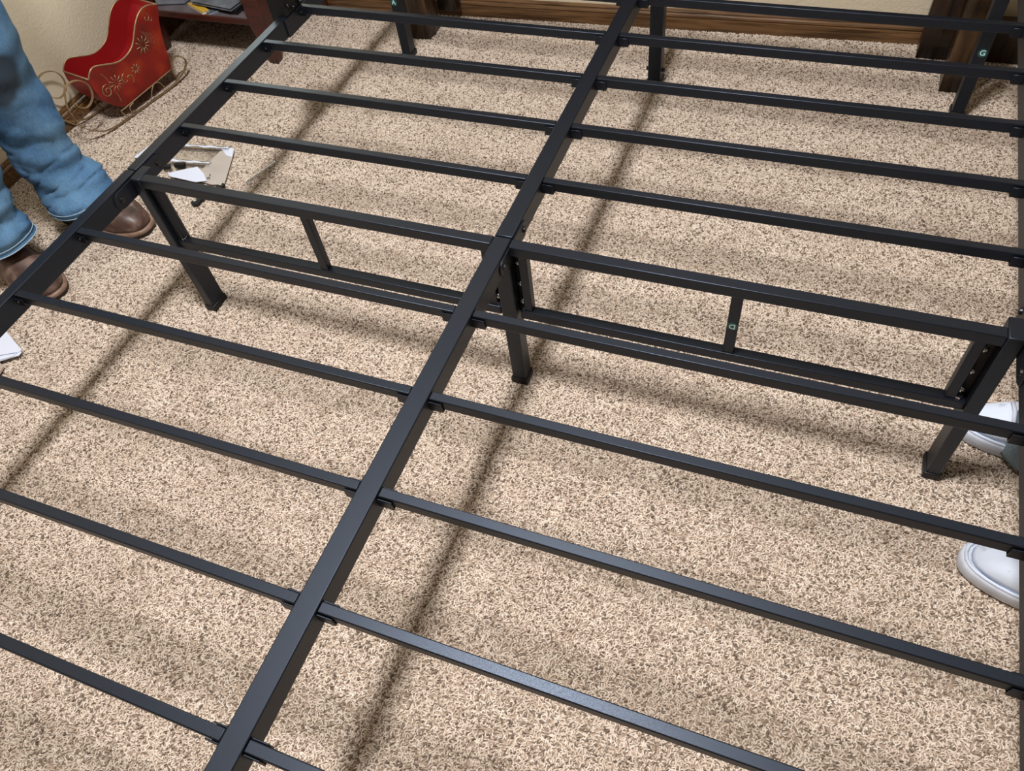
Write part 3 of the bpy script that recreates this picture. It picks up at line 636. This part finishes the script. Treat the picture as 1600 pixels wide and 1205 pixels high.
def skinned(name, verts, edges, radii, mat, parent, levels=1, root=0):
    me = bpy.data.meshes.new(name); me.from_pydata(verts, edges, []); me.materials.append(mat)
    o = bpy.data.objects.new(name, me); COL.objects.link(o)
    m_ = o.modifiers.new('skin', 'SKIN'); m_.use_smooth_shade = True
    for i, r in enumerate(radii):
        r2 = r if isinstance(r, tuple) else (r, r); me.skin_vertices[0].data[i].radius = r2; me.skin_vertices[0].data[i].use_root = (i == root)
    s_ = o.modifiers.new('sub', 'SUBSURF'); s_.levels = levels; s_.render_levels = levels
    dg = bpy.context.evaluated_depsgraph_get(); me2 = bpy.data.meshes.new_from_object(o.evaluated_get(dg)); bpy.data.objects.remove(o)
    me2.name = name; o = bpy.data.objects.new(name, me2); COL.objects.link(o); o.parent = parent
    for p in me2.polygons: p.use_smooth = True
    return o
def figure(root, hip, ankles, facing, shirt, height=1.76):
    """upper body: one continuous skin surface (hands with fingers and head included), shirt and hair as children"""
    F = Matrix.Rotation(facing, 3, 'Z')
    def L(x, y, z): return tuple(Vector((hip[0], hip[1], 0)) + F @ Vector((x, y, 0)) + Vector((0, 0, z)))   # x forward, y left
    v = [L(0, 0, 0.95), L(0.01, 0, 1.12), L(0.0, 0, 1.30), L(-0.01, 0, 1.42), L(0.0, 0, 1.52), L(0.02, 0, 1.58), L(0.02, 0, 1.67), L(0.015, 0, 1.74)]
    e = [(i, i+1) for i in range(7)]
    r = [(0.16, 0.11), (0.14, 0.10), (0.17, 0.11), (0.12, 0.09), (0.055, 0.055), (0.072, 0.08), (0.082, 0.092), (0.055, 0.065)]
    for s, an in ((1, ankles[0]), (-1, ankles[1])):
        b0 = len(v); sh = L(0, s*0.19, 1.40)
        v += [sh, L(-0.03, s*0.235, 1.13), L(0.04, s*0.25, 0.90), L(0.06, s*0.25, 0.83)]
        r += [0.055, 0.043, 0.028, (0.035, 0.018)]; e += [(3, b0), (b0, b0+1), (b0+1, b0+2), (b0+2, b0+3)]
        for k, (fx, ln) in enumerate(((0.028, 0.075), (0.010, 0.085), (-0.009, 0.078), (-0.026, 0.062))):
            c = len(v); v += [L(0.06 + fx, s*0.25, 0.785), L(0.062 + fx*1.1, s*0.245, 0.785 - ln*0.5), L(0.060 + fx*1.1, s*0.232, 0.785 - ln)]
            r += [0.010, 0.009, 0.008]; e += [(b0+3, c), (c, c+1), (c+1, c+2)]
        c = len(v); v += [L(0.098, s*0.238, 0.82), L(0.112, s*0.228, 0.785)]; r += [0.011, 0.009]; e += [(b0+3, c), (c, c+1)]
        c = len(v); hx, hy, _ = L(0, s*0.09, 0); v += [(hx, hy, 0.88), ((hx+an[0])/2 + 0.01, (hy+an[1])/2, 0.50), (an[0], an[1], 0.10), (an[0] + 0.09*math.cos(an[2]), an[1] + 0.09*math.sin(an[2]), 0.042)]
        r += [0.085, 0.058, 0.036, (0.032, 0.024)]; e += [(0, c), (c, c+1), (c+1, c+2), (c+2, c+3)]
    body = skinned('body', v, e, r, SKIN, root, 1)
    # face
    for s in (-1, 1):
        bm = BM(); bmesh.ops.create_uvsphere(bm, u_segments=12, v_segments=8, radius=0.012, matrix=Matrix.Translation(L(0.092, s*0.032, 1.655))); obj('eye', bm, PAPER, root, smooth=True)
    bm = BM(); rg = [[L(0.095, -0.012, 1.655), L(0.095, 0.012, 1.655), L(0.10, 0, 1.66)], [L(0.095, -0.018, 1.618), L(0.095, 0.018, 1.618), L(0.128, 0, 1.620)]]; loft(bm, rg); obj('nose', bm, SKIN, root, smooth=True)
    bm = BM(); tube(bm, [L(0.088, -0.026, 1.588), L(0.101, 0, 1.586), L(0.088, 0.026, 1.588)], [0.003, 0.006, 0.003]); obj('mouth', bm, BOOT, root, smooth=True)
    bm = BM(); bmesh.ops.create_uvsphere(bm, u_segments=24, v_segments=14, radius=0.1, matrix=Matrix.Translation(L(-0.008, 0, 1.70)) @ F.to_4x4() @ Matrix.Diagonal((1.08, 0.92, 1.0, 1)))
    bmesh.ops.delete(bm, geom=[x for x in bm.verts if (F.inverted() @ (x.co - Vector(L(0, 0, 0)))).x > 0.05 and x.co.z < 1.73 or x.co.z < 1.63], context='VERTS'); obj('hair', bm, HAIR, root, smooth=True)
    # shirt
    v = [L(0, 0, 0.93), L(0.01, 0, 1.12), L(0, 0, 1.30), L(-0.01, 0, 1.43)]; e = [(0, 1), (1, 2), (2, 3)]; r = [(0.185, 0.135), (0.17, 0.125), (0.19, 0.13), (0.13, 0.10)]
    for s in (1, -1):
        b0 = len(v); v += [L(0, s*0.19, 1.41), L(-0.02, s*0.222, 1.22)]; r += [0.075, 0.066]; e += [(3, b0), (b0, b0+1)]
    skinned('shirt', v, e, r, shirt, root, 1)
def footprint(L_, heel, ball, toe, sq=1.0, n=36):
    """outline of a shoe sole, toe to +x, heel at x=0; half widths at heel, ball, toe"""
    pts = []
    for i in range(n):
        t = 2*math.pi*i/n; c, s = math.cos(t), math.sin(t)
        x = (1 - c) * 0.5 * L_; x = L_ - x
        u = x / L_
        hw = heel + (ball - heel) * min(1, max(0, (u - 0.25) / 0.45)) if u > 0.25 else heel
        y = hw * math.copysign(abs(s)**sq, s)
        pts.append((x, y))
    return pts
def place(bm, M): bmesh.ops.transform(bm, matrix=M, verts=bm.verts[:])
def boot(root, ankle, ang, L_=0.300, name='boot'):
    M = Matrix.Translation((ankle[0], ankle[1], 0)) @ Matrix.Rotation(ang, 4, 'Z') @ Matrix.Translation((-0.075, 0, 0))
    bm = BM(); fp = footprint(L_, 0.036, 0.052, 0.04, 0.72); rg = []
    for z, g in ((0.0, -0.002), (0.010, 0.0)): rg.append([(L_/2 + (x - L_/2) * (1 + g*6), y * (1 + g*10), z) for x, y in fp])
    loft(bm, rg); 
    box(bm, 0.0, 0.062, -0.034, 0.034, -0.003, 0.008); place(bm, M); b0 = obj(name, bm, SOLE, root, bevel=0.002)
    bm = BM(); rg = [[(L_/2 + (x - L_/2) * k, y * k2, z) for x, y in fp] for z, k, k2 in ((0.010, 1.015, 1.04), (0.014, 1.03, 1.08), (0.019, 1.02, 1.05), (0.021, 0.985, 0.97))]
    loft(bm, rg); place(bm, M); obj('welt', bm, WELT, b0, smooth=True)
    # upper: squarish toe rising to the shaft
    bm = BM(); rg = []
    for z, xa, xb, k in ((0.019, 0.004, L_*0.992, 0.96), (0.030, 0.001, L_*0.992, 1.0), (0.043, 0.000, L_*0.965, 0.97), (0.055, 0.0, L_*0.88, 0.90), (0.068, 0.001, L_*0.76, 0.86), (0.082, 0.002, L_*0.66, 0.84), (0.100, 0.004, L_*0.56, 0.86), (0.13, 0.005, L_*0.49, 0.98), (0.18, 0.000, L_*0.48, 1.1), (0.26, -0.006, L_*0.48, 1.25)):
        ring = []
        for x, y in fp:
            u = x / L_; xx = xa + (xb - xa) * u
            dd = noise.noise(Vector((xx*30, y*30, z*25 + ankle[1]*20))) * 0.003
            ring.append((xx, y * k * (0.8 if z > 0.05 and u > 0.55 else 1) + dd, z + 0.010 * math.sin(u*math.pi) * (z > 0.03) + dd))
        rg.append(ring)
    loft(bm, rg, cap1=False); place(bm, M); obj('upper', bm, BOOT, b0, smooth=True)
def sneaker(root, toe, ang, L_=0.275):
    M = Matrix.Translation((toe[0], toe[1], 0)) @ Matrix.Rotation(ang, 4, 'Z') @ Matrix.Translation((-L_, 0, 0))
    fp = footprint(L_, 0.038, 0.052, 0.05, 0.80)
    bm = BM(); rg = [[(L_/2 + (x - L_/2) * k, y * k2, z) for x, y in fp] for z, k, k2 in ((-0.003, 0.97, 0.93), (0.003, 1.0, 1.0), (0.020, 1.0, 1.0), (0.026, 0.985, 0.97), (0.027, 0.93, 0.86))]
    loft(bm, rg); place(bm, M); b0 = obj('sneaker', bm, RUBBER, root, smooth=True)
    bm = BM(); tube(bm, [(L_/2 + (x - L_/2) * 0.955, y * 0.91, 0.0275) for x, y in fp] + [(L_/2 + (fp[0][0] - L_/2) * 0.955, fp[0][1] * 0.91, 0.0275)], 0.0028, n=6); place(bm, M); obj('foxing_line', bm, CANVAS, b0, smooth=True)
    bm = BM(); rg = []
    for z, xa, xb, k in ((0.025, 0.006, L_*0.955, 0.88), (0.036, 0.008, L_*0.94, 0.86), (0.047, 0.010, L_*0.89, 0.80), (0.057, 0.012, L_*0.79, 0.74), (0.068, 0.014, L_*0.66, 0.70), (0.082, 0.016, L_*0.52, 0.70), (0.095, 0.018, L_*0.42, 0.72)):
        rg.append([(xa + (xb - xa) * x / L_, y * k, z + 0.004*math.sin(math.pi*x/L_)) for x, y in fp])
    loft(bm, rg); place(bm, M); obj('upper', bm, CANVAS, b0, smooth=True)
    bm = BM()
    for k in range(5):
        x = L_ * (0.74 - 0.055*k); z = 0.064 + 0.0085*k
        tube(bm, [(x, -0.024, z - 0.004), (x, 0, z + 0.003), (x, 0.024, z - 0.004)], 0.0032, n=6)
    place(bm, M); obj('laces', bm, PAPER, b0, smooth=True)

# person in jeans and boots on the left
p1 = empty('person', (-1.24, 0.06, 0)); tag(p1, 'person in blue jeans and brown leather boots standing left of the bed', 'person')
p1.location = (0, 0, 0)
boot(p1, (-1.193, 0.160), -0.02, 0.255)
boot(p1, (-1.265, -0.040), -0.26, 0.260)
bm = BM()
trouser_leg(bm, [(-1.160, 0.135, 0.082, 0.090, 0.070), (-1.168, 0.140, 0.110, 0.090, 0.070), (-1.190, 0.154, 0.150, 0.080, 0.064), (-1.196, 0.152, 0.20, 0.076, 0.062), (-1.192, 0.15, 0.27, 0.078, 0.063), (-1.188, 0.146, 0.36, 0.088, 0.070), (-1.173, 0.140, 0.50, 0.104, 0.084), (-1.190, 0.12, 0.70, 0.110, 0.095), (-1.21, 0.11, 0.90, 0.135, 0.115)], 1.7, 0.16, amp=0.0065, ndiv=12)
trouser_leg(bm, [(-1.240, -0.040, 0.090, 0.090, 0.072), (-1.242, -0.040, 0.12, 0.094, 0.074), (-1.238, -0.036, 0.19, 0.092, 0.074), (-1.226, -0.030, 0.28, 0.094, 0.076), (-1.20, -0.02, 0.40, 0.100, 0.080), (-1.19, -0.01, 0.70, 0.112, 0.096), (-1.21, 0.0, 0.90, 0.135, 0.115)], 4.1, 0.25, amp=0.0065, ndiv=12)
loft(bm, [ell(-1.215, 0.055, z, rx, ry, 40) for z, rx, ry in ((0.80, 0.12, 0.15), (0.88, 0.140, 0.185), (0.96, 0.138, 0.180), (1.03, 0.130, 0.170))], cap0=True, cap1=False)
jn = obj('jeans', bm, DENIM, p1, smooth=True)
so = jn.modifiers.new('thick', 'SOLIDIFY'); so.thickness = 0.003
figure(p1, (-1.215, 0.055), [(-1.200, 0.155, -0.02), (-1.265, -0.035, -0.26)], 0.0, SHIRT)
# hem bands and patch
def hemband(c, rx, ry, z, tilt, name='hem_stitching', seed=0):
    for dz, rr in ((0.013, 0.0009), (0.0005, 0.0012)):
        bm = BM(); pts = []
        for i in range(61):
            t = 2*math.pi*i/60; x, y = rx*math.cos(t), ry*math.sin(t)
            zz = z + dz; g = noise.noise(Vector(((c[0]+x)*11 + seed, (c[1]+y)*11, zz*8))) * 0.014 + 0.0015
            l = math.hypot(x, y); pts.append((c[0] + x + x/l*g, c[1] + y + y/l*g, zz + tilt*x))
        tube(bm, pts, rr, n=6); obj(name, bm, STITCH, jn, smooth=True)
hemband((-1.160, 0.135), 0.090, 0.070, 0.0825, 0.16, seed=1.7)
hemband((-1.240, -0.040), 0.090, 0.072, 0.0905, 0.25, seed=4.1)

# person in white sneakers on the right
p2 = empty('person', (0, 0, 0)); tag(p2, 'person in white sneakers and grey blue trousers standing right of the bed', 'person')
sneaker(p2, (0.742, 0.092), math.pi + 0.02)
sneaker(p2, (0.757, -0.158), math.pi - 0.10)
bm = BM()
trouser_leg(bm, [(0.912, 0.090, 0.012, 0.105, 0.088), (0.915, 0.090, 0.06, 0.100, 0.084), (0.930, 0.09, 0.12, 0.085, 0.078), (0.96, 0.085, 0.30, 0.085, 0.08), (0.98, 0.075, 0.55, 0.09, 0.088), (1.0, 0.06, 0.90, 0.12, 0.11)], 2.2, 0.0, amp=0.004)
trouser_leg(bm, [(0.955, -0.140, 0.012, 0.105, 0.084), (0.955, -0.140, 0.06, 0.100, 0.084), (0.965, -0.135, 0.12, 0.085, 0.078), (0.98, -0.12, 0.30, 0.085, 0.08), (0.99, -0.10, 0.55, 0.09, 0.088), (1.0, -0.07, 0.90, 0.12, 0.11)], 5.2, 0.0, amp=0.004)
loft(bm, [ell(1.0, -0.005, z, rx, ry, 40) for z, rx, ry in ((0.80, 0.11, 0.15), (0.88, 0.130, 0.180), (0.96, 0.130, 0.175), (1.02, 0.120, 0.165))], cap0=True, cap1=False)
jn2 = obj('trousers', bm, GREYCLOTH, p2, smooth=True); so = jn2.modifiers.new('thick', 'SOLIDIFY'); so.thickness = 0.003
figure(p2, (1.0, -0.005), [(0.95, -0.13, math.pi), (0.93, 0.09, math.pi)], math.pi, SHIRT2)

# ------------------------------------------------------------------ put every thing's Empty at its base (parts stay where they are)
bpy.context.view_layer.update()
for o in list(COL.objects):
    if o.type != 'EMPTY' or o.parent or o.location.length > 1e-6: continue
    pts = []
    for ch in o.children_recursive:
        if ch.type == 'MESH': pts += [ch.matrix_world @ Vector(c) for c in ch.bound_box]
    if not pts: continue
    lo_ = Vector([min(p[i] for p in pts) for i in range(3)]); hi_ = Vector([max(p[i] for p in pts) for i in range(3)])
    c = Vector(((lo_.x + hi_.x) / 2, (lo_.y + hi_.y) / 2, max(0.0, lo_.z)))
    o.location = c
    for ch in o.children: ch.location = ch.location - c
